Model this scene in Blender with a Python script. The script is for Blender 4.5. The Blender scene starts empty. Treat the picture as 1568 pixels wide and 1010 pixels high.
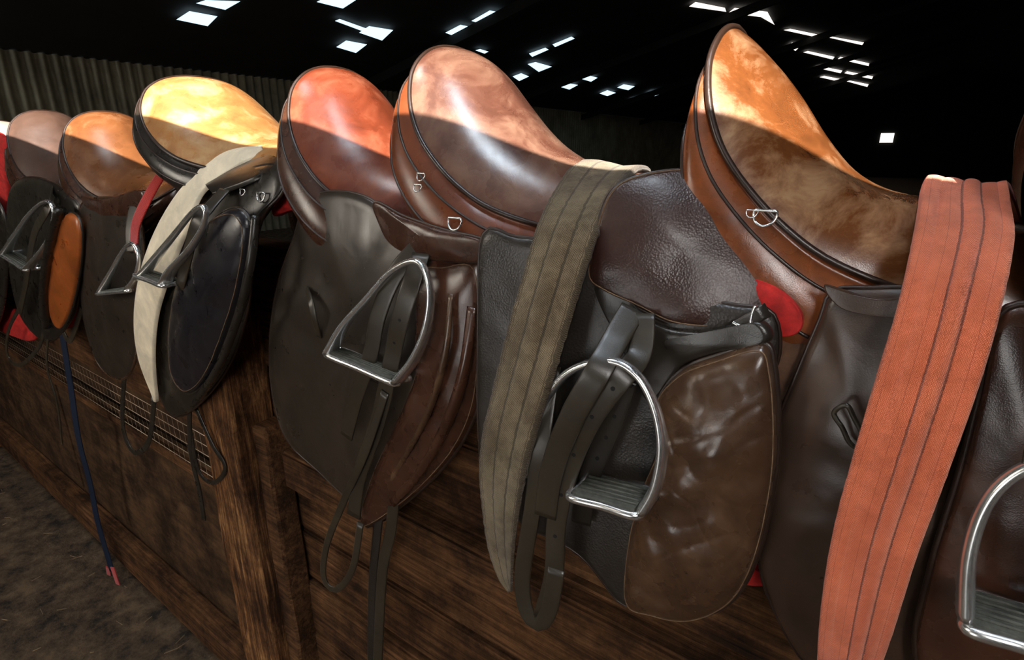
import bpy, math, random
from mathutils import Vector, Matrix, noise
random.seed(3)
# ---------------------------------------------------------------- calibration
D=0.70; H=1.75; FPX=1106.0
pit=math.radians(18.0); az=math.radians(54.4)
Fh=Vector((-math.cos(az),math.sin(az),0)); R=Vector((math.sin(az),math.cos(az),0))
F=Fh*math.cos(pit)+Vector((0,0,-math.sin(pit))); U=Fh*math.sin(pit)+Vector((0,0,math.cos(pit)))
CAM=Vector((0,-D,H))
K=2048/1568
def ray(nx,ny):
    return F*FPX+R*(nx*K-1024)+U*(659.5-ny*K)
def W(nx,ny,y):
    r=ray(nx,ny); return CAM+r*((y+D)/r.y)
def onplane(nx,ny,p0,n):
    r=ray(nx,ny); return CAM+r*((p0-CAM).dot(n)/r.dot(n))
# ---------------------------------------------------------------- materials
def newmat(name):
    m=bpy.data.materials.new(name); m.use_nodes=True
    nt=m.node_tree; b=nt.nodes['Principled BSDF']; return m,nt,b
def N(nt,t,**kw):
    n=nt.nodes.new(t)
    for k,v in kw.items():
        if k in n.inputs.keys(): n.inputs[k].default_value=v
        else: setattr(n,k,v)
    return n
def ramp(nt,fac,stops):
    r=nt.nodes.new('ShaderNodeValToRGB'); e=r.color_ramp.elements
    while len(e)<len(stops): e.new(0.5)
    for i,(p,c) in enumerate(stops):
        e[i].position=p; e[i].color=(c[0],c[1],c[2],1)
    nt.links.new(fac,r.inputs[0]); return r
def mul(c,k): return tuple(min(1,x*k) for x in c)
def leather(name,col,rough=0.34,var=0.35,grain=900,bump=0.10,worn=None,coat=0.25,big=0.0,wlo=.70):
    m,nt,b=newmat(name); L=nt.links.new
    tc=N(nt,'ShaderNodeTexCoord')
    n1=N(nt,'ShaderNodeTexNoise',Scale=13.0,Detail=8.0,Roughness=0.66,Distortion=0.5); L(tc.outputs['Object'],n1.inputs['Vector'])
    w=worn or mul(col,1+var)
    rp=ramp(nt,n1.outputs['Fac'],[(0.3,mul(col,1-var)),(wlo-.18,col),(wlo,w)])
    mp=N(nt,'ShaderNodeMapping'); mp.inputs['Scale'].default_value=(50,50,190); mp.inputs['Rotation'].default_value=(.3,.5,.2); L(tc.outputs['Object'],mp.inputs['Vector'])
    ns=N(nt,'ShaderNodeTexNoise',Scale=1.0,Detail=7.0,Roughness=0.7,Distortion=1.2); L(mp.outputs['Vector'],ns.inputs['Vector'])
    rs=ramp(nt,ns.outputs['Fac'],[(0.58,(0,0,0)),(0.70,(1,1,1))])
    mx=nt.nodes.new('ShaderNodeMix'); mx.data_type='RGBA'; mf=N(nt,'ShaderNodeMath',operation='MULTIPLY'); mf.inputs[1].default_value=0.4
    L(rs.outputs['Color'],mf.inputs[0]); L(mf.outputs[0],mx.inputs[0]); L(rp.outputs['Color'],mx.inputs[6]); mx.inputs[7].default_value=(*[min(1,x*1.6+.008) for x in col],1)
    L(mx.outputs[2],b.inputs['Base Color'])
    n2=N(nt,'ShaderNodeTexNoise',Scale=24.0,Detail=4.0,Roughness=0.5); L(tc.outputs['Object'],n2.inputs['Vector'])
    mr=N(nt,'ShaderNodeMapRange'); mr.inputs['From Min'].default_value=.3; mr.inputs['From Max'].default_value=.7; mr.inputs['To Min'].default_value=rough*0.85; mr.inputs['To Max'].default_value=rough*1.25
    L(n2.outputs['Fac'],mr.inputs['Value']); L(mr.outputs['Result'],b.inputs['Roughness'])
    v=N(nt,'ShaderNodeTexVoronoi',Scale=float(grain)); L(tc.outputs['Object'],v.inputs['Vector'])
    bp=N(nt,'ShaderNodeBump',Strength=bump,Distance=0.0008); L(v.outputs['Distance'],bp.inputs['Height'])
    n3=N(nt,'ShaderNodeTexNoise',Scale=26.0,Detail=4.0,Roughness=.45,Distortion=1.0); L(tc.outputs['Object'],n3.inputs['Vector'])
    bp2=N(nt,'ShaderNodeBump',Strength=0.16+big,Distance=0.004); L(n3.outputs['Fac'],bp2.inputs['Height']); L(bp.outputs['Normal'],bp2.inputs['Normal'])
    L(bp2.outputs['Normal'],b.inputs['Normal'])
    b.inputs['Coat Weight'].default_value=coat; b.inputs['Coat Roughness'].default_value=0.25
    return m
def metal(name,col,rough,met=1.0):
    m,nt,b=newmat(name); b.inputs['Metallic'].default_value=met
    tc=N(nt,'ShaderNodeTexCoord'); n=N(nt,'ShaderNodeTexNoise',Scale=40.0,Detail=3.0); nt.links.new(tc.outputs['Object'],n.inputs['Vector'])
    rp=ramp(nt,n.outputs['Fac'],[(.35,mul(col,.88)),(.65,col)]); nt.links.new(rp.outputs['Color'],b.inputs['Base Color'])
    b.inputs['Roughness'].default_value=rough; return m
def wood(name,c1,c2,c3,stretch=(1.6,34,34),rough=0.85,bump=0.8):
    m,nt,b=newmat(name); L=nt.links.new
    tc=N(nt,'ShaderNodeTexCoord'); mp=N(nt,'ShaderNodeMapping'); mp.inputs['Scale'].default_value=stretch
    L(tc.outputs['Object'],mp.inputs['Vector'])
    n=N(nt,'ShaderNodeTexNoise',Scale=2.2,Detail=14.0,Roughness=0.75,Distortion=0.6); L(mp.outputs['Vector'],n.inputs['Vector'])
    rp=ramp(nt,n.outputs['Fac'],[(0.34,c1),(0.5,c2),(0.68,c3)])
    n2=N(nt,'ShaderNodeTexNoise',Scale=6.0,Detail=12.0,Roughness=.75); L(tc.outputs['Object'],n2.inputs['Vector'])
    r2=ramp(nt,n2.outputs['Fac'],[(0.38,(0.22,0.19,0.17)),(0.6,(1,1,1))])
    mx=nt.nodes.new('ShaderNodeMix'); mx.data_type='RGBA'; mx.blend_type='MULTIPLY'; mx.inputs[0].default_value=1
    L(rp.outputs['Color'],mx.inputs[6]); L(r2.outputs['Color'],mx.inputs[7]); L(mx.outputs[2],b.inputs['Base Color'])
    bp=N(nt,'ShaderNodeBump',Strength=bump,Distance=0.008); L(n.outputs['Fac'],bp.inputs['Height'])
    bp2=N(nt,'ShaderNodeBump',Strength=.6,Distance=0.006); L(n2.outputs['Fac'],bp2.inputs['Height']); L(bp.outputs['Normal'],bp2.inputs['Normal']); L(bp2.outputs['Normal'],b.inputs['Normal'])
    b.inputs['Specular IOR Level'].default_value=0.2
    b.inputs['Roughness'].default_value=rough; return m
def plain(name,col,rough=0.7,sc=30,var=0.3,bump=0.2,dist=.004):
    m,nt,b=newmat(name); L=nt.links.new
    tc=N(nt,'ShaderNodeTexCoord'); n=N(nt,'ShaderNodeTexNoise',Scale=float(sc),Detail=14.0,Roughness=.72); L(tc.outputs['Object'],n.inputs['Vector'])
    rp=ramp(nt,n.outputs['Fac'],[(0.38,mul(col,1-var)),(0.62,mul(col,1+var))]); L(rp.outputs['Color'],b.inputs['Base Color'])
    bp=N(nt,'ShaderNodeBump',Strength=bump,Distance=dist); L(n.outputs['Fac'],bp.inputs['Height']); L(bp.outputs['Normal'],b.inputs['Normal'])
    b.inputs['Roughness'].default_value=rough; return m
def fabric(name,col,col2,su,sv,rough=0.9,stripes=None,fuzz=0.3,dirt=None):
    """woven cloth, UV: u across, v along (metres)"""
    m,nt,b=newmat(name); L=nt.links.new
    uv=N(nt,'ShaderNodeUVMap'); sx=N(nt,'ShaderNodeSeparateXYZ'); L(uv.outputs['UV'],sx.inputs[0])
    w1=N(nt,'ShaderNodeMath',operation='MULTIPLY'); w1.inputs[1].default_value=su; L(sx.outputs['X'],w1.inputs[0])
    s1=N(nt,'ShaderNodeMath',operation='SINE'); L(w1.outputs[0],s1.inputs[0])
    w2=N(nt,'ShaderNodeMath',operation='MULTIPLY'); w2.inputs[1].default_value=sv; L(sx.outputs['Y'],w2.inputs[0])
    s2=N(nt,'ShaderNodeMath',operation='SINE'); L(w2.outputs[0],s2.inputs[0])
    pr=N(nt,'ShaderNodeMath',operation='MULTIPLY'); L(s1.outputs[0],pr.inputs[0]); L(s2.outputs[0],pr.inputs[1])
    tc=N(nt,'ShaderNodeTexCoord'); n=N(nt,'ShaderNodeTexNoise',Scale=45.0,Detail=12.0,Roughness=0.8); L(tc.outputs['Object'],n.inputs['Vector'])
    mr=N(nt,'ShaderNodeMapRange'); mr.inputs['From Min'].default_value=-1; mr.inputs['From Max'].default_value=1; L(pr.outputs[0],mr.inputs['Value'])
    ad=N(nt,'ShaderNodeMath',operation='ADD'); L(mr.outputs[0],ad.inputs[0]); L(n.outputs['Fac'],ad.inputs[1])
    hf=N(nt,'ShaderNodeMath',operation='MULTIPLY'); hf.inputs[1].default_value=0.5; L(ad.outputs[0],hf.inputs[0])
    rp=ramp(nt,hf.outputs[0],[(0.32,col2),(0.6,col)]); last=rp.outputs['Color']
    if dirt:
        nd=N(nt,'ShaderNodeTexNoise',Scale=18.0,Detail=9.0,Roughness=.7); L(tc.outputs['Object'],nd.inputs['Vector'])
        rd=ramp(nt,nd.outputs['Fac'],[(.40,(dirt,dirt*.93,dirt*.85)),(.58,(1,1,1))])
        mm=nt.nodes.new('ShaderNodeMix'); mm.data_type='RGBA'; mm.blend_type='MULTIPLY'; mm.inputs[0].default_value=1
        L(last,mm.inputs[6]); L(rd.outputs['Color'],mm.inputs[7]); last=mm.outputs[2]
    if stripes:
        nn=N(nt,'ShaderNodeTexNoise',Scale=200.0,Detail=4.0,Roughness=.7); L(tc.outputs['Object'],nn.inputs['Vector'])
        for (u0,hw,sc) in stripes:
            d=N(nt,'ShaderNodeMath',operation='SUBTRACT'); d.inputs[1].default_value=u0; L(sx.outputs['X'],d.inputs[0])
            a=N(nt,'ShaderNodeMath',operation='ABSOLUTE'); L(d.outputs[0],a.inputs[0])
            nm=N(nt,'ShaderNodeMath',operation='MULTIPLY'); nm.inputs[1].default_value=hw*2; L(nn.outputs['Fac'],nm.inputs[0])
            lt=N(nt,'ShaderNodeMath',operation='LESS_THAN'); L(a.outputs[0],lt.inputs[0]); L(nm.outputs[0],lt.inputs[1])
            mx=nt.nodes.new('ShaderNodeMix'); mx.data_type='RGBA'; mx.inputs[7].default_value=(*sc,1)
            f=N(nt,'ShaderNodeMath',operation='MULTIPLY'); f.inputs[1].default_value=0.75; L(lt.outputs[0],f.inputs[0])
            L(f.outputs[0],mx.inputs[0]); L(last,mx.inputs[6]); last=mx.outputs[2]
    L(last,b.inputs['Base Color'])
    bp=N(nt,'ShaderNodeBump',Strength=0.8,Distance=0.002); L(hf.outputs[0],bp.inputs['Height']); L(bp.outputs['Normal'],b.inputs['Normal'])
    b.inputs['Sheen Weight'].default_value=fuzz; b.inputs['Specular IOR Level'].default_value=0.2
    b.inputs['Roughness'].default_value=rough; return m
def emit(name,col,s):
    m,nt,b=newmat(name); b.inputs['Base Color'].default_value=(*col,1)
    b.inputs['Emission Color'].default_value=(*col,1); b.inputs['Emission Strength'].default_value=s; return m

M={}
M['black']=leather('black_leather',(0.020,0.016,0.012),0.28,0.3)
M['blackpebble']=leather('black_pebbled_leather',(0.022,0.017,0.013),0.36,0.3,grain=420,bump=0.35)
M['brownpebble']=leather('dark_brown_pebbled_leather',(0.036,0.013,0.008),0.36,0.3,grain=450,bump=0.45)
M['dkbrown']=leather('dark_brown_leather',(0.055,0.021,0.011),0.26,0.4,coat=.35)
M['olive']=leather('grey_black_flap_leather',(0.032,0.023,0.016),0.30,0.3)
M['brown']=leather('worn_brown_leather',(0.070,0.034,0.017),0.26,0.45,worn=(0.13,0.070,0.038),big=0.2,coat=.5)
M['flap6']=leather('brown_black_flap_leather',(0.050,0.028,0.018),0.30,0.35)
M['panel']=leather('panel_brown_leather',(0.14,0.036,0.012),0.28,0.45)
M['panelor']=leather('panel_tan_leather',(0.19,0.050,0.013),0.26,0.5)
M['orange']=leather('orange_brown_leather',(0.34,0.085,0.016),0.30,0.4)
M['navy']=leather('blue_black_leather',(0.014,0.012,0.015),0.28,0.3)
M['welt']=leather('dark_welt_leather',(0.026,0.013,0.008),0.32,0.3)
M['strap']=leather('strap_leather',(0.034,0.026,0.016),0.36,0.35)
M['cream']=leather('cream_suede_leather',(0.76,0.65,0.47),0.7,0.25,coat=0)
M['seat0']=leather('seat_pale',(0.40,0.32,0.26),0.4,0.3)
M['seat1']=leather('seat_mauve_brown',(0.075,0.040,0.028),0.38,0.3)
M['seat2']=leather('seat_chestnut',(0.16,0.057,0.019),0.28,0.4,worn=(.28,.135,.065))
M['seat3']=leather('seat_honey',(0.38,0.165,0.052),0.28,0.4,worn=(0.55,0.35,0.17),wlo=.66)
M['seat4']=leather('seat_red_brown',(0.140,0.029,0.012),0.28,0.45,worn=(.23,.072,.037),wlo=.66)
M['seat5']=leather('seat_plum_brown',(0.090,0.035,0.022),0.26,0.4,worn=(0.19,0.10,0.066),wlo=.62,coat=.6)
M['seat6']=leather('seat_conker_brown',(0.135,0.043,0.012),0.20,0.45,worn=(0.36,0.20,0.105),coat=0.9,wlo=.67)  # worn tone also lightened to stand in for the sunlit highlight
M['seat7']=leather('seat_dark_brown',(0.030,0.013,0.009),0.33,0.3)
M['steel']=metal('stirrup_steel',(0.92,0.92,0.90),0.26,.92)
M['rubber']=plain('tread_rubber',(0.085,0.085,0.07),0.75,90)
M['thread']=plain('stitch_thread',(0.16,0.095,0.05),0.8,90)
M['hole']=plain('punched_hole',(0.004,0.004,0.004),0.9,90)
M['red']=plain('red_cloth',(0.50,0.015,0.012),0.85,60)
M['tancloth']=plain('tan_quilt',(0.13,0.060,0.030),0.9,60)
M['redweb']=fabric('red_nylon',(0.55,0.03,0.02),(0.3,0.01,0.01),60,900)
M['blueweb']=fabric('navy_nylon',(0.013,0.022,0.050),(0.008,0.012,0.022),60,900,fuzz=0)
M['web']=fabric('olive_webbing',(0.27,0.205,0.12),(0.085,0.062,0.036),2*math.pi*26,2*math.pi*420,dirt=.55,fuzz=.15,
    stripes=[(0.03,0.040,(0.05,0.032,0.016)),(0.10,0.010,(0.07,0.045,0.02)),(0.35,0.020,(0.04,0.028,0.015)),(0.66,0.020,(0.04,0.028,0.015)),(0.90,0.010,(0.07,0.045,0.02)),(0.97,0.044,(0.04,0.025,0.013))])
M['girth']=fabric('salmon_girth_cloth',(0.86,0.215,0.095),(0.66,0.135,0.055),2*math.pi*44,2*math.pi*470,dirt=.80,fuzz=.3,
    stripes=[(0.10,0.003,(0.4,0.07,0.03)),(0.34,0.003,(0.4,0.07,0.03)),(0.47,0.012,(0.16,0.025,0.012)),(0.68,0.014,(0.16,0.025,0.012)),(0.86,0.003,(0.4,0.07,0.03))])  # wide dark stripes paint shade into the creases between rolls
M['plank']=wood('old_plank',(0.030,0.014,0.005),(0.145,0.064,0.024),(0.32,0.16,0.07))
M['ply']=wood('plywood',(0.040,0.022,0.010),(0.10,0.053,0.025),(0.16,0.09,0.045),stretch=(2,6,9),bump=0.3)
M['postw']=wood('rough_post_wood',(0.014,0.008,0.004),(0.22,0.092,0.032),(0.80,0.42,0.17),stretch=(34,34,2.2),bump=1.0)
M['wire']=metal('mesh_wire',(0.7,0.58,0.45),0.5)
M['dirt']=plain('dirt',(0.125,0.08,0.045),0.9,10,0.8,1.0,.05)
M['straw']=plain('straw',(0.28,0.19,0.10),0.8,40)
M['corr']=plain('corrugated_sheet',(0.27,0.25,0.17),0.7,1.2,0.35)
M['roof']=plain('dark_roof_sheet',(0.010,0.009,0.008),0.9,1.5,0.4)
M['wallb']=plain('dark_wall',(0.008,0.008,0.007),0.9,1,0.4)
M['sky']=emit('skylight_sheet',(0.62,0.85,1.0),1.5)
M['skyw']=emit('skylight_sheet_warm',(1.0,0.93,0.85),1.5)

# ---------------------------------------------------------------- mesh helpers
def empty(name,loc=(0,0,0)):
    e=bpy.data.objects.new(name,None); bpy.context.scene.collection.objects.link(e); e.location=loc; e.empty_display_size=0.05; return e
def mk(name,verts,faces,mat,parent=None,smooth=True,uvs=None):
    me=bpy.data.meshes.new(name); 
    off=parent.location if parent else Vector((0,0,0))
    me.from_pydata([tuple(Vector(v)-off) for v in verts],[],faces); me.update()
    if uvs:
        ul=me.uv_layers.new(name='UVMap')
        for p in me.polygons:
            for li in p.loop_indices: ul.data[li].uv=uvs[me.loops[li].vertex_index]
    import bmesh
    bm=bmesh.new(); bm.from_mesh(me); bmesh.ops.recalc_face_normals(bm,faces=bm.faces); bm.to_mesh(me); bm.free()
    if smooth:
        for p in me.polygons: p.use_smooth=True
    me.materials.append(mat)
    o=bpy.data.objects.new(name,me); bpy.context.scene.collection.objects.link(o)
    if parent: o.parent=parent
    return o
def cr(pts,n,closed=False):
    pts=[tuple(p) for p in pts]; m=len(pts); d=len(pts[0])
    P=(lambda i: pts[i%m]) if closed else (lambda i: pts[max(0,min(m-1,i))])
    segs=m if closed else m-1
    dense=[]
    for s in range(segs):
        a,b,c,e=P(s-1),P(s),P(s+1),P(s+2)
        for k in range(12):
            t=k/12; dense.append(tuple(0.5*((2*b[i])+(-a[i]+c[i])*t+(2*a[i]-5*b[i]+4*c[i]-e[i])*t*t+(-a[i]+3*b[i]-3*c[i]+e[i])*t**3) for i in range(d)))
    dense.append(dense[0] if closed else pts[-1])
    L=[0]
    for i in range(1,len(dense)): L.append(L[-1]+math.sqrt(sum((dense[i][k]-dense[i-1][k])**2 for k in range(d))))
    out=[]; cnt=n if closed else n-1; j=0
    for i in range(n):
        t=L[-1]*i/cnt
        while j<len(L)-2 and L[j+1]<t: j+=1
        f=(t-L[j])/max(1e-12,L[j+1]-L[j]); out.append(tuple(dense[j][k]*(1-f)+dense[j+1][k]*f for k in range(d)))
    return out
def crj(pts,n):   # parameter-uniform spline (keeps correspondence)
    m=len(pts); out=[]
    P=lambda i: pts[max(0,min(m-1,i))]
    for q in range(n):
        x=(m-1)*q/(n-1); s=min(m-2,int(x)); t=x-s
        a,b,c,e=P(s-1),P(s),P(s+1),P(s+2)
        out.append(tuple(0.5*((2*b[i])+(-a[i]+c[i])*t+(2*a[i]-5*b[i]+4*c[i]-e[i])*t*t+(-a[i]+3*b[i]-3*c[i]+e[i])*t**3) for i in range(len(b))))
    return out
def sweep(name,path,a,b,mat,parent=None,nh=None,closed=False,ex=1.0,seg=10,uv=False):
    """path: world Vectors. a = half width (side), b = half thickness; nh normal hint or None (round, transported)"""
    n=len(path); path=[Vector(p) for p in path]; V=[];Fc=[];uvs=[]
    fa=a if callable(a) else (lambda t:a); fb=b if callable(b) else (lambda t:b)
    Nn=None; ln=0
    for i,p in enumerate(path):
        T=(path[(i+1)%n]-path[i-1]) if closed else (path[min(n-1,i+1)]-path[max(0,i-1)])
        T.normalize()
        if nh is not None: S=T.cross(Vector(nh)); 
        else:
            if Nn is None:
                q=Vector((0,0,1)) if abs(T.z)<0.8 else Vector((1,0,0)); Nn=(q-T*q.dot(T)).normalized()
            Nn=(Nn-T*Nn.dot(T)).normalized(); S=T.cross(Nn)
        S.normalize(); NN=S.cross(T)
        if i: ln+=(path[i]-path[i-1]).length
        t=i/(n-1)
        for k in range(seg):
            th=2*math.pi*(k+0.5)/seg; c=math.cos(th); s=math.sin(th)
            cc=math.copysign(abs(c)**ex,c); ss=math.copysign(abs(s)**ex,s)
            V.append(p+S*fa(t)*cc+NN*fb(t)*ss); uvs.append((0.5+0.5*cc,ln))
    m=n if closed else n-1
    for i in range(m):
        for k in range(seg):
            Fc.append((i*seg+k,i*seg+(k+1)%seg,((i+1)%n)*seg+(k+1)%seg,((i+1)%n)*seg+k))
    if not closed:
        Fc.append(tuple(range(seg))); Fc.append(tuple((n-1)*seg+k for k in range(seg)))
    return mk(name,V,Fc,mat,parent,True,uvs)
def strap(name,pts,width,mat,parent,th=0.0035,nh=(0.25,-1,0.1),n=48,holes=0):
    w=[W(*p) for p in cr(pts,n)]
    o=sweep(name,w,width/2,th/2,mat,parent,nh,ex=0.35,seg=12)
    if holes:
        for h in range(holes):
            i=int(n*(0.25+0.6*h/holes)); p=w[i]; T=(w[i+1]-w[i-1]).normalized()
            S=T.cross(Vector(nh)).normalized(); NN=S.cross(T)
            if NN.y>0: NN=-NN
            r=0.0024; c=p+NN*(th/2)
            V=[c+NN*0.0004]+[c+NN*0.0004+S*r*math.cos(q*0.6283)+T*r*math.sin(q*0.6283) for q in range(10)]+[c-NN*0.001+S*r*math.cos(q*0.6283)+T*r*math.sin(q*0.6283) for q in range(10)]
            Fc=[(0,1+q,1+(q+1)%10) for q in range(10)]+[(1+q,11+q,11+(q+1)%10,1+(q+1)%10) for q in range(10)]
            mk(name+'_hole',V,Fc,M['hole'],parent,False)
    return o
def tube(name,pts,r,mat,parent,closed=False,n=48,pix=True):
    w=[W(*p) for p in cr(pts,n,closed)] if pix else [Vector(p) for p in cr(pts,n,closed)]
    return sweep(name,w,r,r,mat,parent,None,closed)
RS=[1,0.995,0.985,0.965,0.93,0.88,0.8,0.7,0.58,0.45,0.3,0.15]
RSH=[1,0.995,0.985,0.965]+[0.94-0.022*k for k in range(42)]
def pad(name,outline,mat,parent,th=0.006,puff=0.0,y=None,welt=None,wr=0.003,stitch=0.0,lump=0.0015,n=110,cen=None,bow=0.0,depth=0.006,crease=0.0):
    rsl=RSH if crease else RS
    if crease: n=240
    o=[(p[0],p[1],p[2] if len(p)>2 else y) for p in outline]
    o=cr(o,n,True); P=[W(*p) for p in o]
    if cen: c=W(*cen)
    else:
        c=sum(P,Vector())/n
    nm=Vector()
    for i in range(n): nm+=(P[i]-c).cross(P[(i+1)%n]-c)
    nm.normalize()
    if nm.y>0: nm=-nm
    # out-of-plane part of the rim fades quadratically so warped flaps stay smooth
    V=[];Fc=[]
    def pos(i,s):
        e=th*min(1,(1-s)/0.035)**0.5; h=e+puff*(max(0,1-s**2.6))**0.55+bow*(1-s*s)
        v=P[i]-c; k=v.dot(nm); v=v-nm*k
        p=c+v*s+nm*k*s*s
        l=lump*min(1,(1-s)*6)*(noise.noise(p*13+Vector((parent.location.x*3,0,0)))+0.5*noise.noise(p*31))*2
        if crease:
            u=p.x*.8+p.z*.6; v=-p.x*.6+p.z*.8
            w1=noise.noise(Vector((u*9+2*noise.noise(p*9),v*26,1.7))); w2=noise.noise(Vector((u*30,v*13+noise.noise(p*12),5.1)))
            l-=crease*min(1,(1-s)*5)*(max(0,1-abs(w1)*7)+0.7*max(0,1-abs(w2)*7))
        return p+nm*(h+l)
    for s in rsl:
        for i in range(n): V.append(pos(i,s))
    k=len(rsl)
    for r in range(k-1):
        for i in range(n): Fc.append((r*n+i,r*n+(i+1)%n,(r+1)*n+(i+1)%n,(r+1)*n+i))
    V.append(pos(0,0)); ci=len(V)-1
    for i in range(n): Fc.append(((k-1)*n+i,(k-1)*n+(i+1)%n,ci))
    b0=len(V)
    for i in range(n): V.append(P[i]-nm*depth*0.5)
    for i in range(n): Fc.append((i,(i+1)%n,b0+(i+1)%n,b0+i))
    V.append(c-nm*depth); bi=len(V)-1
    for i in range(n): Fc.append((b0+i,b0+(i+1)%n,bi))
    ob=mk(name,V,Fc,mat,parent)
    if welt: sweep(name+'_welt',[P[i]+nm*0.001 for i in range(n)],wr,wr,welt,parent,None,closed=True,seg=8)
    if stitch>0:
        sweep(name+'_stitching',[pos(i,1-stitch)+nm*0.0003 for i in range(n)],0.0008,0.0008,M['thread'],parent,None,closed=True,seg=6)
    return ob
def band(name,left,right,mat,parent,prof,th=0.006,na=90,nc=40,wob=0.0,fray=0.0):
    A=[W(*p) for p in cr(left,na)]; B=[W(*p) for p in cr(right,na)]
    V=[];Fc=[];uv=[]; ln=0
    for i in range(na):
        T=((A[min(na-1,i+1)]+B[min(na-1,i+1)])-(A[max(0,i-1)]+B[max(0,i-1)])).normalized()
        S=(B[i]-A[i]); nn=T.cross(S).normalized()
        if i==0:
            q=na//2; T2=((A[q+1]+B[q+1])-(A[q-1]+B[q-1])); n2=T2.cross(B[q]-A[q]); sg=-1 if n2.dot(CAM-A[q])<0 else 1
        nn*=sg
        if i: ln+=((A[i]+B[i])-(A[i-1]+B[i-1])).length/2
        a_=A[i]+S*fray*noise.noise(Vector((ln*130,1,1))); b_=B[i]+S*fray*noise.noise(Vector((ln*130,7,1)))
        for j in range(nc+1):
            t=j/nc; e=min(1,min(t,1-t)/0.03)**0.5
            p=a_.lerp(b_,t)+nn*(th*e+prof(t,i/(na-1)))
            p+=nn*wob*noise.noise(Vector((t*2,ln*9,0.3)))
            V.append(p); uv.append((t,ln))
        for j in range(nc+1):
            t=j/nc; V.append(a_.lerp(b_,t)-nn*0.001); uv.append((t,ln))
    m=nc+1; w=2*m
    for i in range(na-1):
        for j in range(nc):
            Fc.append((i*w+j,i*w+j+1,(i+1)*w+j+1,(i+1)*w+j))
            Fc.append((i*w+m+j,i*w+m+j+1,(i+1)*w+m+j+1,(i+1)*w+m+j))
        Fc.append((i*w,(i+1)*w,(i+1)*w+m,i*w+m)); Fc.append((i*w+nc,(i+1)*w+nc,(i+1)*w+m+nc,i*w+m+nc))
    for i in (0,na-1):
        for j in range(nc): Fc.append((i*w+j,i*w+j+1,i*w+m+j+1,i*w+m+j))
    return mk(name,V,Fc,mat,parent,True,uv)
def box(name,lo,hi,mat,parent=None,bev=0.0,rough=0.0):
    import bmesh
    bm=bmesh.new(); bmesh.ops.create_cube(bm,size=1)
    lo=Vector(lo);hi=Vector(hi)
    off=parent.location if parent else Vector((0,0,0))
    for v in bm.verts: v.co=Vector([(lo[i]+hi[i])/2+v.co[i]*(hi[i]-lo[i]) for i in range(3)])
    if rough:
        bmesh.ops.bevel(bm,geom=bm.edges[:],offset=.006,segments=1,affect='EDGES')
        bmesh.ops.subdivide_edges(bm,edges=[e for e in bm.edges if e.calc_length()>.2],cuts=50,use_grid_fill=True)
        for v in bm.verts: 
            q=Vector((v.co.x*20,v.co.y*20,v.co.z*5))
            v.co+=Vector((noise.noise(q),noise.noise(q+Vector((5,5,5))),0))*rough
    elif bev: bmesh.ops.bevel(bm,geom=bm.edges[:],offset=bev,segments=2,affect='EDGES')
    for v in bm.verts: v.co-=off
    me=bpy.data.meshes.new(name); bm.to_mesh(me); bm.free(); me.materials.append(mat)
    o=bpy.data.objects.new(name,me); bpy.context.scene.collection.objects.link(o)
    if parent:o.parent=parent
    return o
def iron(parent,arch,ta,tb,y,r=0.0042,dep=0.045):
    w=[W(*p) for p in cr([(a[0],a[1],a[2] if len(a)>2 else y) for a in arch],70)]
    fb=lambda t: r*(1.2+2.2*abs(2*t-1)**2.0); fa=lambda t: r*(0.9+0.45*abs(2*t-1)**2)
    sweep('stirrup_arch',w,fa,fb,M['steel'],parent,(0,-1,0),seg=16,ex=0.9)
    A=W(ta[0],ta[1],y); B=W(tb[0],tb[1],y); X=(B-A).normalized(); Y=Vector((0,1,0)); Z=X.cross(Y).normalized()
    if Z.z<0: Z=-Z
    fr=[A-Y*dep*.25,A+Y*dep*.75,B+Y*dep*.75,B-Y*dep*.25]
    fr=cr([tuple(q) for q in [fr[0],fr[0].lerp(fr[1],.5),fr[1],fr[1].lerp(fr[2],.5),fr[2],fr[2].lerp(fr[3],.5),fr[3],fr[3].lerp(fr[0],.5)]],60,True)
    sweep('stirrup_tread_frame',fr,r*0.9,r*1.1,M['steel'],parent,tuple(Z),closed=True,seg=10)
    V=[];L=(B-A).length
    for zz in (-0.003,0.006):
        for (a,b) in ((0.04,-0.2),(0.96,-0.2),(0.96,0.7),(0.04,0.7)): V.append(A+X*L*a+Y*dep*b+Z*zz)
    ob=mk('tread_rubber',V,[(0,1,2,3),(4,5,6,7),(0,1,5,4),(1,2,6,5),(2,3,7,6),(3,0,4,7)],M['rubber'],parent,False)
    for q in range(1,6):
        s=-0.2+0.9*q/6; p=[A+X*L*0.05+Y*dep*s+Z*0.0065,A+X*L*0.5+Y*dep*s+Z*0.0065,A+X*L*0.95+Y*dep*s+Z*0.0065]
        sweep('tread_rib',p,0.0015,0.0015,M['rubber'],parent,tuple(Z),seg=6)

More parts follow.
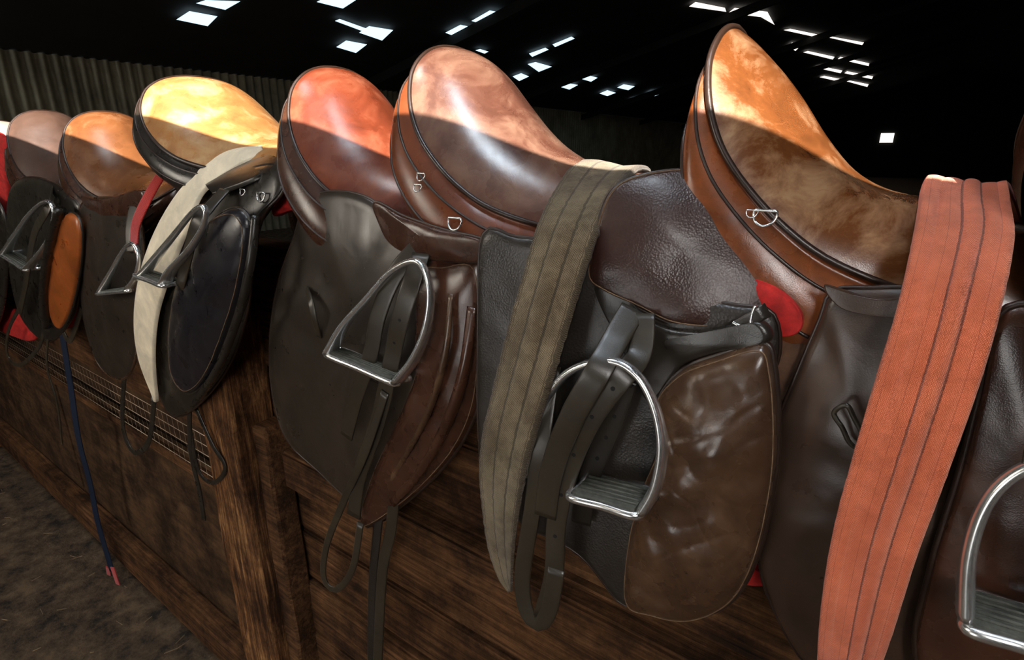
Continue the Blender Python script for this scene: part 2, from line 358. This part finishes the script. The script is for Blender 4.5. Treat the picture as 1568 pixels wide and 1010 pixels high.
# ---------------------------------------------------------------- saddle tree / seat / panel
RIM=[(0,0,0),(0,.035,-.004),(0,.068,-.018),(.003,.096,-.045),(.016,.115,-.085),(.038,.125,-.124),(.07,.130,-.158),(.11,.130,-.190),
     (.155,.122,-.216),(.22,.107,-.235),(.28,.095,-.24),(.34,.088,-.235),(.39,.075,-.22),(.425,.045,-.195),(.435,0,-.17)]
CEN=[(0,0),(.006,-.001),(.018,-.003),(.035,-.009),(.06,-.022),(.085,-.042),(.115,-.075),(.15,-.112),(.19,-.142),(.235,-.163),(.285,-.172),(.335,-.175),(.385,-.175),(.42,-.172),(.435,-.17)]
def saddle(x0,z0,sx=1,sy=1,sz=1,yaw=0,pitch=0,seat=None,panel=None,skirt=None,pf=1.0,y0=0,dish=0.0,po=1.0):
    e=empty('english_saddle',(x0,y0,H+z0-0.2)); 
    base=Vector((x0,y0,H+z0)); rot=Matrix.Rotation(yaw,3,'Z')@Matrix.Rotation(pitch,3,'Y')
    T=lambda x,y,z: base+rot@Vector((x*sx,y*sy,z*sz))
    n=72; m=40
    J=crj([RIM[i]+CEN[i] for i in range(len(RIM))],n)
    V=[];Fc=[]
    for (rx,ry,rz,cx,cz) in J:
        cz2=cz-dish*math.sin(math.pi*min(1,max(0,cx/.22)))
        for k in range(m+1):
            q=2*k/m-1; a=abs(q)*math.pi/2
            zf=0.5*(1-math.cos(a))+0.5*abs(q)**2.4; yf=0.5*math.sin(a)+0.5*abs(q)
            V.append(T(cx+(rx-cx)*abs(q)**1.3, math.copysign(max(ry,0)*yf,q), cz2+(rz-cz2)*zf))
    for j in range(n-1):
        for k in range(m): Fc.append((j*(m+1)+k,j*(m+1)+k+1,(j+1)*(m+1)+k+1,(j+1)*(m+1)+k))
    mk('seat',V,Fc,seat,e)
    near=[(r[0],-r[1],r[2]) for r in J]; far=[(r[0],r[1],r[2]) for r in J[::-1]]
    loop=[T(*p) for p in near+far[1:-1]]
    sweep('seat_welt',loop,0.0036,0.0036,M['welt'],e,None,closed=True,seg=8)
    rows=[(-.001,-.002),(-.005,-.007),(.006,-.014),(.020,-.026),(.030,-.044),(.033,-.066),(.026,-.090),(.006,-.108),(-.03,-.113)]
    rows=crj(rows,26)
    def PT(idx,o,dz,side):
        x,yy,z=J[idx][0:3]; t=idx/(n-1)
        wx=max(0,1-max(0,x)/.14); ox,oy=-wx*(1 if x<.14 else 0)*(0.35+0.65*min(1,yy/.1))*po,yy/.12
        l=max(1,math.hypot(ox,oy)); ox/=l; oy/=l
        f=pf*(1.0 if t<0.60 else max(0.25,1-(t-0.60)*2.4)); up=min(1,0.25+t*2.4)
        return T(x+ox*o*f*(.4+.6*up)*1.3, side*(yy+oy*o*f*.6), z+dz*(0.75+0.3*up)*f)
    for side in (-1,1):
        V=[];Fc=[]; rr=len(rows)
        for idx in range(n):
            for (o,dz) in rows: V.append(PT(idx,o,dz,side))
        for j in range(n-1):
            for k in range(rr-1): Fc.append((j*rr+k,j*rr+k+1,(j+1)*rr+k+1,(j+1)*rr+k))
        mk('panel_near' if side<0 else 'panel_far',V,Fc,panel,e)
        for nm_,ri,ex_ in (('panel_seam',9,.001),('panel_lower_seam',16,.001)):
            sm=[PT(i,rows[ri][0]+ex_,rows[ri][1],side) for i in range(4,int(n*.85))]
            sweep(nm_,sm,0.0018,0.0018,M['welt'],e,None,seg=8)
        # far side flap so the saddle is complete from behind
    V=[];Fc=[]
    for i in range(16):
        for j in range(14):
            a=i/15;b=j/13; w=0.10+0.10*math.sin(b*2.6)
            V.append(T(.22+(a-.5)*2*w+0.05*b, .105+.05*b, -.235-.36*b))
    for i in range(15):
        for j in range(13): Fc.append((i*14+j,i*14+j+1,(i+1)*14+j+1,(i+1)*14+j))
    o=mk('flap_far',V,Fc,M['dkbrown'],e); md=o.modifiers.new('s','SOLIDIFY'); md.thickness=0.005
    return e,T
def dring(e,nx,ny,y,r,tilt=0.2):
    c=W(nx,ny,y); P=[]
    for k in range(20):
        a=2*math.pi*k/20; px=math.cos(a); pz=math.sin(a)
        if pz>0.35: pz=0.35
        P.append(c+Vector((px*r,-0.004*abs(pz),pz*r)))
    sweep('d_ring',P,r*0.13,r*0.13,M['steel'],e,None,closed=True,seg=8)

S0,_=saddle(-2.98,0.11,seat=M['seat0'],panel=M['dkbrown'])
S1,_=saddle(-2.42,0.125,seat=M['seat1'],panel=M['dkbrown'])
S2,_=saddle(-1.93,0.105,sx=1.05,sy=1.05,seat=M['seat2'],panel=M['dkbrown'])
S3,_=saddle(-1.38,0.158,sx=1.15,sy=1.2,sz=.82,seat=M['seat3'],panel=M['black'],pf=.7)
S4,_=saddle(-0.89,0.14,sx=.9,seat=M['seat4'],panel=M['dkbrown'])
S5,_=saddle(-0.607,0.146,seat=M['seat5'],panel=M['panel'])
S6,_=saddle(-0.195,0.128,sy=.9,seat=M['seat6'],panel=M['panelor'],dish=.034,pitch=.07,po=.25)
S7,_=saddle(0.077,0.118,seat=M['seat7'],panel=M['dkbrown'],po=.15)

# ---- saddle 7 (right edge)
pad('flap',[(a,b,-.17) for a,b in [(1530,480),(1620,470),(1800,520),(1850,800),(1800,1100),(1500,1120),(1405,1010),(1425,870),(1470,720),(1500,600)]],M['dkbrown'],S7,welt=M['welt'],bow=0.015)
iron(S7,[(1478,935),(1483,850),(1505,780),(1540,735),(1590,712),(1640,740),(1655,850),(1645,960)],(1480,948),(1645,1000),-.235,r=0.0045)
strap('stirrup_leather',[(1640,470,-.2),(1620,600,-.215),(1600,730,-.235)],.026,M['strap'],S7)
# ---- saddle 6
pad('flap',[(1275,445),(1330,440),(1400,440),(1480,450),(1530,520),(1545,640),(1530,780),(1500,900),(1440,1030),(1330,1070),(1240,1020),(1185,930),(1163,850),(1172,740),(1190,650),(1225,560),(1255,490)],M['flap6'],S6,y=-.14,welt=M['welt'],wr=.0022,bow=0.022,lump=.003)
pad('skirt',[(1262,436),(1310,450),(1360,457),(1420,450),(1440,470),(1400,484),(1340,482),(1285,468)],M['flap6'],S6,y=-.155,lump=.0005)
tube('girth_strap_keeper',[(1277,632,-.176),(1296,620,-.178),(1308,640,-.178),(1321,668,-.178),(1312,684,-.176),(1300,676,-.176),(1290,655,-.176)],.0022,M['strap'],S6,closed=True)
dring(S6,1172,328,-.155,.010); dring(S6,1152,324,-.155,.005)
# ---- saddle 5
pad('flap',[(740,358,-.185),(790,362,-.18),(830,368,-.175),(900,400,-.165),(1000,440,-.155),(1120,465,-.15),(1185,480,-.145),(1188,560,-.145),(1120,620,-.15),(1040,700,-.155),(1000,800,-.165),(985,900,-.17),(955,925,-.17),(900,860,-.175),(860,830,-.18),(800,800,-.185),(745,740,-.185),(733,650,-.185),(733,500,-.185)],M['blackpebble'],S5,bow=.004,cen=(880,620,-.17),welt=M['welt'],wr=.002)
pad('knee_roll',[(1008,612),(1045,565),(1100,542),(1170,524),(1186,560),(1192,640),(1187,730),(1163,840),(1125,912),(1062,944),(1000,936),(962,915),(968,820),(990,740),(1012,680)],M['brown'],S5,y=-.165,puff=.03,welt=M['welt'],wr=.003,stitch=.03,lump=.0035,crease=.0009)
pad('skirt',[(935,295,-.150),(985,268,-.130),(1070,262,-.100),(1130,300,-.095),(1180,380,-.105),(1195,440,-.118),(1160,488,-.135),(1100,502,-.150),(1030,496,-.160),(975,470,-.165),(925,447,-.167),(900,425,-.167),(908,370,-.162)],M['brownpebble'],S5,puff=.005,bow=.010,welt=M['welt'],wr=.002,stitch=.03,lump=.002)
pad('sweat_flap',[(905,430),(960,450),(1010,495),(1100,505),(1165,490),(1180,522),(1100,538),(1045,560),(1005,610),(985,600),(950,520)],M['black'],S5,y=-.163,puff=.004,cen=(1000,520,-.163))
iron(S5,[(814,722),(820,655),(843,600),(880,564),(935,552),(975,573),(1002,620),(1014,680),(1006,740),(986,778)],(880,752),(982,780),-.225,r=.0045,dep=.05)
strap('stirrup_leather',[(970,472,-.18),(945,515,-.205),(915,570,-.238),(875,640,-.24),(845,720,-.235),(835,790,-.23)],.027,M['strap'],S5)
strap('stirrup_leather_back',[(985,480,-.18),(980,540,-.2),(950,580,-.228),(905,640,-.232),(870,720,-.228),(852,800,-.225),(848,880,-.225),(830,945,-.225)],.024,M['strap'],S5,holes=5)
strap('stirrup_leather_tail',[(845,560,-.2),(828,680,-.232),(815,780,-.232),(800,880,-.23),(806,935,-.23),(825,955,-.228),(842,930,-.226),(852,870,-.225)],.021,M['strap'],S5)
strap('billet_strap',[(960,580,-.19),(940,640,-.195),(900,740,-.195),(890,800,-.19)],.024,M['black'],S5,holes=4)
tube('buckle',[(1122,493,-.168),(1135,500,-.168),(1147,503,-.168),(1152,480,-.168),(1157,468,-.168)],.0018,M['steel'],S5)
strap('buckle_leather',[(1130,500,-.165),(1160,482,-.166),(1175,474,-.16)],.014,M['black'],S5)
dring(S5,697,338,-.172,.011); dring(S5,645,268,-.158,.007); dring(S5,640,285,-.158,.007)
# webbing girth lying over saddle 5
g=empty('webbing_girth',tuple(W(850,550,-.2)))
band('webbing',[(925,262,.12),(905,250,.05),(880,254,-.01),(850,290,-.10),(822,350,-.165),(800,420,-.195),(775,510,-.215),(752,600,-.225),(738,680,-.23),(738,760,-.23),(746,830,-.23),(765,880,-.23),(783,902,-.23)],
     [(1000,275,.12),(992,262,.05),(975,264,-.01),(945,295,-.09),(922,345,-.16),(903,400,-.19),(882,465,-.21),(862,530,-.225),(840,605,-.235),(815,690,-.24),(797,770,-.24),(787,840,-.235),(784,904,-.23)],
     M['web'],g,lambda t,s: .0012*(abs(math.sin(t*math.pi*3)))**.5,th=.003,wob=.005,na=260,fray=.024)
# salmon girth over saddle 6 pommel
g=empty('padded_girth',tuple(W(1400,600,-.2)))
def gp(t,s):
    for a,b in ((0,.22),(.22,.47),(.47,.68),(.68,.86),(.86,1.0)):
        if t<=b or b==1.0:
            u=min(1,max(0,(t-a)/(b-a))); h=.0022
            if a==.47: h=.0060
            if a==0: h=.003
            return h*max(0,math.sin(math.pi*u))**.45*min(1,.4+s*4)
band('girth',[(1455,350,.11),(1438,312,.07),(1424,288,.03),(1414,280,-.005),(1408,298,-.04),(1400,350,-.11),(1376,460,-.17),(1343,570,-.20),(1305,700,-.215),(1276,810,-.22),(1258,920,-.225),(1250,1040,-.225),(1250,1150,-.22)],
     [(1570,360,.11),(1558,324,.07),(1549,300,.03),(1541,291,-.005),(1546,315,-.045),(1552,370,-.11),(1535,465,-.17),(1500,590,-.20),(1452,725,-.215),(1405,850,-.22),(1370,960,-.225),(1345,1040,-.225),(1325,1150,-.22)],
     M['girth'],g,gp,th=.004,wob=.006,nc=110,na=140,fray=.005)
# ---- saddle 4
pad('flap',[(478,300),(560,300),(640,365),(735,395),(738,560),(700,650),(640,740),(580,800),(535,765),(490,722),(440,672),(418,600),(414,520),(425,440),(450,365)],M['olive'],S4,y=-.13,welt=M['welt'],wr=.002,bow=.018,lump=.003)
pad('knee_roll',[(655,405),(690,398),(738,400),(745,500),(738,600),(712,670),(670,725),(620,770),(566,805),(558,792),(575,730),(612,650),(645,570),(660,480)],M['dkbrown'],S4,y=-.142,puff=.024,welt=M['welt'],stitch=.04,lump=.003)
sweep('knee_roll_ridge',[W(*p) for p in cr([(722,470,-.169),(712,560,-.176),(688,640,-.176),(648,715,-.172),(600,770,-.162)],40)],lambda t:.010*math.sin(math.pi*(.08+.84*t)),.008,M['dkbrown'],S4,None)
sweep('knee_roll_ridge_inner',[W(*p) for p in cr([(690,450,-.172),(682,540,-.179),(660,620,-.179),(625,690,-.174),(585,755,-.162)],40)],lambda t:.006*math.sin(math.pi*(.08+.84*t)),.005,M['brown'],S4,None)
pad('skirt',[(575,308),(620,330),(680,350),(745,368),(745,398),(690,400),(640,392),(603,374),(585,345)],M['dkbrown'],S4,y=-.155,puff=.006,welt=M['welt'],wr=.0015)
iron(S4,[(506,538),(528,497),(560,460),(600,415),(640,400),(658,440),(655,495),(637,545),(610,582)],(505,541),(608,584),-.20,r=.0045,dep=.03)
strap('stirrup_leather',[(640,378,-.162),(605,420,-.180),(580,480,-.19),(568,540,-.19),(545,610,-.185),(530,668,-.18)],.026,M['strap'],S4)
strap('stirrup_leather_front',[(645,388,-.168),(628,440,-.195),(610,500,-.2),(598,560,-.19),(580,640,-.185),(550,730,-.18),(542,790,-.178)],.028,M['strap'],S4,holes=6)
strap('stirrup_leather_tail',[(590,600,-.19),(560,690,-.19),(525,770,-.18),(500,835,-.17),(496,885,-.17),(515,902,-.165),(540,870,-.165),(552,800,-.165)],.014,M['strap'],S4)
strap('girth_strap',[(605,700,-.16),(600,800,-.155),(585,880,-.15),(578,1030,-.15)],.022,M['strap'],S4)
strap('girth_strap_back',[(590,700,-.15),(578,810,-.145),(570,900,-.14),(568,1030,-.14)],.018,M['blackpebble'],S4)
strap('flap_keeper',[(470,443,-.150),(476,462,-.166),(482,490,-.166),(489,515,-.152)],.012,M['strap'],S4,n=20)
# ---- saddle 3
pad('flap',[(430,252,-.12),(436,290,-.13),(404,330,-.15),(388,400,-.16),(381,470,-.16),(356,550,-.16),(312,612,-.16),(270,637,-.16),(246,600,-.16),(238,520,-.16),(250,440,-.16),(280,365,-.15),(320,305,-.14),(375,262,-.12)],M['black'],S3,puff=.015,welt=M['welt'],wr=.003,lump=.003,cen=(315,450,-.16))
pad('knee_roll',[(362,318),(386,345),(378,420),(352,505),(322,575),(290,602),(268,570),(266,500),(282,420),(315,350)],M['navy'],S3,y=-.185,puff=.02,welt=M['black'],wr=.003,stitch=.05,lump=.003)
sweep('flap_roll',[W(*p) for p in cr([(392,330,-.185),(384,400,-.2),(366,480,-.2),(335,560,-.195),(300,615,-.185)],40)],.008,.008,M['black'],S3,None)
band('sweat_flap',[(402,226,-.06),(345,236,-.10),(288,281,-.15),(247,340,-.175),(219,410,-.19),(208,480,-.19),(214,545,-.19),(239,610,-.185)],
     [(408,240,-.07),(370,254,-.11),(315,294,-.155),(292,345,-.18),(266,410,-.195),(244,480,-.195),(238,545,-.195),(243,614,-.185)],M['cream'],S3,lambda t,s:.003*math.sin(math.pi*t))
band('upper_strap_leather',[(408,240,-.07),(360,258,-.11),(318,285,-.15)],[(432,248,-.1),(395,275,-.14),(330,300,-.165)],M['black'],S3,lambda t,s:.003*math.sin(math.pi*t))
iron(S3,[(215,425),(238,396),(268,358),(298,322),(314,318),(312,345),(292,380),(264,412),(252,434)],(214,420),(256,436),-.225,r=.0045,dep=.04)
strap('stirrup_leather',[(345,290,-.16),(318,320,-.2),(300,345,-.22),(285,400,-.215),(275,440,-.21)],.026,M['strap'],S3)
dring(S3,400,298,-.15,.012); dring(S3,372,292,-.15,.008)
strap('girth_strap',[(205,470,-.15),(192,560,-.15),(188,650,-.15),(205,692,-.15),(228,675,-.15),(236,610,-.15)],.018,M['black'],S3)
strap('girth_strap_tail',[(290,620,-.15),(292,690,-.145),(305,750,-.14),(312,795,-.14)],.016,M['black'],S3)
strap('girth_strap_loop',[(300,625,-.15),(325,680,-.145),(345,715,-.14),(328,738,-.14),(305,722,-.14),(292,660,-.145)],.012,M['black'],S3)
# ---- saddle 2
pad('flap',[(132,308),(190,306),(216,340),(222,420),(214,520),(195,577),(158,565),(134,505),(122,420),(124,345)],M['olive'],S2,y=-.15,welt=M['brown'],wr=.004,bow=.02)
pad('skirt',[(128,300),(165,305),(220,290),(222,320),(190,335),(150,330)],M['dkbrown'],S2,y=-.15,puff=.008)
iron(S2,[(157,446),(172,415),(188,385),(203,372),(214,392),(212,420),(201,440)],(155,449),(201,444),-.19,r=.0045,dep=.04)
strap('stirrup_leather',[(205,315,-.16),(198,350,-.18),(200,385,-.19)],.026,M['strap'],S2)
strap('red_strap',[(245,270,-.13),(225,305,-.16),(208,345,-.18),(206,385,-.185)],.026,M['redweb'],S2)
strap('girth_strap',[(125,470,-.15),(108,520,-.15),(95,505,-.15)],.02,M['strap'],S2)
# ---- saddle 1
pad('flap',[(18,290),(60,272),(112,300),(127,340),(122,450),(103,500),(72,522),(34,484),(16,400)],M['black'],S1,y=-.15,puff=.012,welt=M['welt'])
pad('knee_roll',[(104,328),(125,340),(126,400),(112,470),(92,503),(77,462),(82,385)],M['orange'],S1,y=-.175,puff=.012,welt=M['black'],wr=.003)
sweep('panel_roll',[W(*p) for p in cr([(92,320,-.19),(76,380,-.2),(68,440,-.2),(72,500,-.19)],30)],.014,.01,M['black'],S1,None)
iron(S1,[(8,388),(24,360),(48,325),(72,308),(83,325),(77,362),(60,390),(42,412)],(6,388),(44,412),-.20,r=.005,dep=.045)
strap('stirrup_leather',[(80,290,-.16),(72,320,-.2),(52,360,-.2),(40,430,-.2),(30,480,-.19)],.026,M['strap'],S1)
strap('girth_strap',[(50,440,-.16),(15,500,-.16),(12,545,-.16),(32,558,-.16),(60,530,-.16),(68,500,-.16)],.016,M['strap'],S1)
strap('girth_strap_long',[(75,505,-.16),(72,560,-.15),(88,620,-.15),(95,680,-.15)],.012,M['strap'],S1)
# ---- saddle 0
pad('flap',[(-60,300),(-20,290),(10,340),(8,460),(-20,520),(-60,480)],M['black'],S0,y=-.15,puff=.01)
# blankets
def cloth(outl,y,mat,puff=.01,cen=None):
    e=empty('saddle_blanket',tuple(W(outl[0][0],outl[0][1],y))); pad('cloth',outl,mat,e,y=y,puff=puff,lump=.004,n=60,cen=cen); return e
cloth([(-30,215),(8,208),(14,262),(12,340),(-30,345)],-.12,M['red'])
cloth([(-30,460),(20,470),(55,500),(50,522),(0,505),(-30,495)],-.10,M['red'])
cloth([(92,440),(115,460),(118,490),(100,500)],-.12,M['red'])
cloth([(426,300),(455,290),(480,292),(478,325),(450,322),(425,330)],-.10,M['red'])
cloth([(1150,425),(1195,440),(1228,475),(1226,506),(1195,512),(1172,478)],-.128,M['red'],.008)
cloth([(1180,480),(1225,490),(1262,480),(1240,560),(1215,640),(1190,650),(1180,560)],-.115,M['tancloth'])
cloth([(1125,860),(1165,868),(1175,890),(1130,885)],-.09,M['red'])
# lead rope
e=empty('lead_rope',tuple(W(140,740,-.13)))
strap('webbing_upper',[(95,510,-.15),(108,590,-.14),(120,670,-.14),(138,740,-.13),(150,800,-.13),(172,875,-.13)],.034,M['blueweb'],e)
strap('webbing_red_end',[(165,868,-.13),(170,905,-.13),(172,948,-.13)],.026,M['redweb'],e)
strap('webbing_red_tip',[(172,868,-.13),(184,905,-.13),(195,950,-.13)],.026,M['redweb'],e)

# ---------------------------------------------------------------- partition, posts
e=empty('wooden_partition',(-1,0,0.9))
box('saddle_rail',(-5.5,-.05,H-.34),(1.5,.05,H-.20),M['plank'],e,bev=.01)
def planks(zs,x0,x1,mat,y0=-.03,th=.03,pre='plank'):
    for i in range(len(zs)-1):
        dy=random.uniform(-.012,.008)
        b=box(f'{pre}_{i}',(x0,y0+dy,zs[i+1]+.006),(x1,y0+th,zs[i]-.006),mat,e,bev=.005)
planks([H-.34,H-.50,H-.68,H-.80,H-.94,H-1.10,H-1.27,H-1.45,H-1.73],-1.22,1.5,M['plank'])
box('mid_ledge',(-1.14,-.068,H-.79),(1.5,-.03,H-.69),M['plank'],e,bev=.006)
planks([H-.34,H-.55,H-.80],-5.5,-1.22,M['plank'],pre='upper_plank')
box('plywood_sheet_a',(-3.0,-.03,H-1.62),(-1.38,-.012,H-.93),M['ply'],e)
box('plywood_sheet_b',(-5.5,-.035,H-1.62),(-3.006,-.012,H-.93),M['ply'],e)
box('kick_rail',(-5.5,-.09,H-1.70),(1.5,-.03,H-1.55),M['plank'],e,bev=.01)
box('mid_rail',(-5.5,-.045,H-.99),(-1.38,-.0,H-.945),M['plank'],e,bev=.004)
for zz in [H-.80-.035*k for k in range(5)]:
    sweep('mesh_wire_h',[Vector((-5.5,-.045,zz)),Vector((-3,-.047,zz)),Vector((-1.38,-.045,zz))],.0010,.0010,M['wire'],e,None,seg=5)
V=[];Fc=[]
for k in range(117):
    x=-1.4-k*.035
    b=len(V)
    for dx,dz in ((-.0010,H-.80),(.0010,H-.80),(.0010,H-.945),(-.0010,H-.945)): V.append((x+dx,-.047,dz))
    Fc.append((b,b+1,b+2,b+3))
mk('mesh_wires_v',V,Fc,M['wire'],e,False)
box('back_board',(-5.5,.0,H-.95),(-1.2,.02,H-.78),M['ply'],e)
box('post',(-1.38,-.135,0),(-1.20,-.032,H-.22),M['postw'],e,rough=.010)
box('post_board',(-1.195,-.10,0),(-1.14,-.036,H-.62),M['plank'],e,rough=.006)
box('far_post',(-4.5,-.15,0),(-4.35,-.04,H-.45),M['postw'],e,rough=.01)
# straw litter on the dirt
V=[];Fc=[]
for k in range(260):
    x=random.uniform(-6.5,-1.3); y=random.uniform(-1.0,-.1); a=random.uniform(0,3.14); l=random.uniform(.006,.022); w=.0011
    dx,dy=math.cos(a),math.sin(a); b=len(V); z=.004+random.uniform(0,.004)
    for (p,q,h) in ((-l,-w,0),(l,-w,0),(l,w,0),(-l,w,0),(-l,0,.003),(l,0,.003)): V.append((x+dx*p-dy*q,y+dy*p+dx*q,z+h))
    Fc+=[(b,b+1,b+5,b+4),(b+3,b+2,b+5,b+4)]
mk('straw_litter',V,Fc,M['straw'],None,False)

# ---------------------------------------------------------------- building
YF=46
box('floor',(-12.5,-6,-.1),(8,YF+1,0),M['dirt'])
X1=-12.0
V=[];Fc=[];ys=[-4+i*.03 for i in range(int((YF+4)/.03))]
for y in ys:
    dx=.04*math.sin(y/.18*2*math.pi)
    V.append((X1+dx,y,0)); V.append((X1+dx,y,H+1.5))
for i in range(len(ys)-1): Fc.append((2*i,2*i+2,2*i+3,2*i+1))
mk('wall_left',V,Fc,M['corr'])
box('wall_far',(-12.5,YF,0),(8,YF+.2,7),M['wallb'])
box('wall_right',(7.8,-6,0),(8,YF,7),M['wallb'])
SL=0.25
def rz(x): return H+1.5+SL*(x+12)
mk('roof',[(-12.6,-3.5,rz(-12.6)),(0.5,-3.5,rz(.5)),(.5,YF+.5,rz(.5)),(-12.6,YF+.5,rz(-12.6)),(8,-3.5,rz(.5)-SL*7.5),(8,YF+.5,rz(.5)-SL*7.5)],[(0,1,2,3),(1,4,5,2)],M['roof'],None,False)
pn=Vector((-SL,0,1)).normalized(); p0=Vector((-12,0,rz(-12)-.06))
quads=[[(270,30),(290,17),(333,25),(318,40)],[(300,5),(315,0),(368,2),(345,15)],[(485,3),(500,-5),(545,0),(525,13)],[(513,32),(520,29),(562,44),(556,48)],
[(550,50),(565,40),(602,46),(585,62)],[(515,72),(530,62),(562,68),(545,81)],[(682,50),(705,38),(725,42),(700,57)],[(722,32),(750,16),(770,20),(742,38)],
[(728,77),(735,75),(748,79),(742,82)],[(785,117),(798,112),(810,117),(795,124)],[(810,82),(835,73),(840,76),(815,87)],[(846,68),(875,56),(880,59),(850,72)],
[(808,98),(820,95),(845,102),(825,110)],[(858,133),(868,127),(885,130),(872,137)],[(888,120),(900,115),(915,119),(905,125)],[(918,143),(930,138),(943,142),(930,147)],
[(945,134),(955,129),(972,132),(962,138)],[(965,152),(972,150),(982,153),(974,156)],[(990,143),(998,139),(1013,143),(1003,147)]]
quadr=[[(1055,10),(1065,3),(1110,12),(1112,18)],[(1115,20),(1125,12),(1175,18),(1186,38),(1165,26)],[(1200,46),(1210,44),(1258,54),(1255,58)],[(1263,56),(1268,55),(1323,65),(1320,69)],
[(1207,70),(1213,65),(1224,72),(1218,78)],[(1230,80),(1237,78),(1278,87),(1275,91)],[(1283,90),(1287,87),(1331,97),(1330,101)],[(1248,103),(1255,101),(1290,108),(1287,112)],
[(1293,112),(1297,109),(1337,117),(1335,121)],[(1255,118),(1262,116),(1292,122),(1290,126)],[(1295,124),(1300,123),(1330,129),(1328,133)]]
for nm,qs,mat in (('roof_skylights',quads,M['sky']),('ridge_skylights',quadr,M['skyw'])):
    V=[];Fc=[]
    for q in qs:
        b=len(V)
        for a in q: V.append(onplane(a[0],a[1],p0,pn))
        Fc.append(tuple(range(b,len(V))))
    mk(nm,V,Fc,mat,None,False)
r=ray(1358,211); c=CAM+r*((YF-.1+D)/r.y)
mk('window_1',[(c.x-.38,YF-.1,c.z-.3),(c.x+.38,YF-.1,c.z-.3),(c.x+.38,YF-.1,c.z+.3),(c.x-.38,YF-.1,c.z+.3)],[(0,1,2,3)],M['skyw'],None,False)
rt=empty('roof_trusses',(-6,10,4))
for k,y in enumerate([9,15,21,27,33]):
    V=[(-12,y,rz(-12)-.1),(.5,y,rz(.5)-.1),(.5,y,rz(.5)-.3),(-12,y,rz(-12)-.3)]; V+=[(a,b+.12,c2) for a,b,c2 in V]
    mk(f'rafter_{k}',V,[(0,1,2,3),(4,5,6,7),(0,1,5,4),(2,3,7,6),(0,3,7,4),(1,2,6,5)],M['wallb'],rt,False)
# unseen blocker added behind the camera: keeps sun off the lower saddles
TE=0.78
yb=-3.5; zb=H+.035+(-.1-yb)*TE
box('sun_blocker',(-12.5,yb-.1,0),(8,yb,zb),M['wallb'])

# ---------------------------------------------------------------- light
s=bpy.data.lights.new('sun','SUN'); s.energy=22.0; s.color=(1,.94,.85); s.angle=math.radians(.1)
so=bpy.data.objects.new('sun',s); bpy.context.scene.collection.objects.link(so)
d=Vector((-0.55,1,-TE)); so.rotation_euler=d.to_track_quat('-Z','Y').to_euler()
def area(name,loc,tgt,sx,sy,en,col):
    l=bpy.data.lights.new(name,'AREA'); l.shape='RECTANGLE'; l.size=sx; l.size_y=sy; l.energy=en; l.color=col
    o=bpy.data.objects.new(name,l); bpy.context.scene.collection.objects.link(o); o.location=loc
    o.rotation_euler=(Vector(tgt)-Vector(loc)).to_track_quat('-Z','Y').to_euler()
area('saddle_fill',(1.3,-2.8,2.7),(-.3,0,1.4),0.7,1.0,40,(1,.97,.94))  # added soft fill for the shaded saddles, out of view behind the camera
area('post_fill',(-3.0,-2.8,2.2),(-1.3,0,0.9),0.8,1.0,28,(1,.91,.78))  # warm fill added to brighten the wooden post
area('flap_sheen_fill',(-.9,-3.1,.9),(-.5,0,1.3),1.0,.8,13,(1,.98,.95))  # low lamp added to put sheen on the hanging flaps
area('seat_highlight_lamp',(.1,-.85,4.6),(-.1,-.1,1.7),.4,.7,34,(.78,.89,1.0))  # overhead lamp added for cool glare on the large seat, no roof opening
area('rail_highlight_lamp',(-1.6,-.9,4.3),(-1.6,-.1,1.7),.5,.6,16,(.90,.95,1.0))  # second added overhead lamp, for highlights further along the row
area('left_wall_fill',(-10.8,-1.5,2.9),(-12,6,2.6),1.2,1.2,22,(.97,.97,.95))  # grazing lamp added to bring out the corrugated ribs
w=bpy.data.worlds.new('world'); bpy.context.scene.world=w; w.use_nodes=True
w.node_tree.nodes['Background'].inputs[0].default_value=(.9,.93,1,1); w.node_tree.nodes['Background'].inputs[1].default_value=.45
# ---------------------------------------------------------------- camera
cd=bpy.data.cameras.new('camera'); cd.sensor_width=36; cd.lens=FPX/2048*36; cd.clip_start=.02; cd.clip_end=200
co=bpy.data.objects.new('camera',cd); bpy.context.scene.collection.objects.link(co)
m=Matrix(((R.x,U.x,-F.x,CAM.x),(R.y,U.y,-F.y,CAM.y),(R.z,U.z,-F.z,CAM.z),(0,0,0,1))); co.matrix_world=m
bpy.context.scene.camera=co
bpy.context.scene.view_settings.view_transform='Standard'
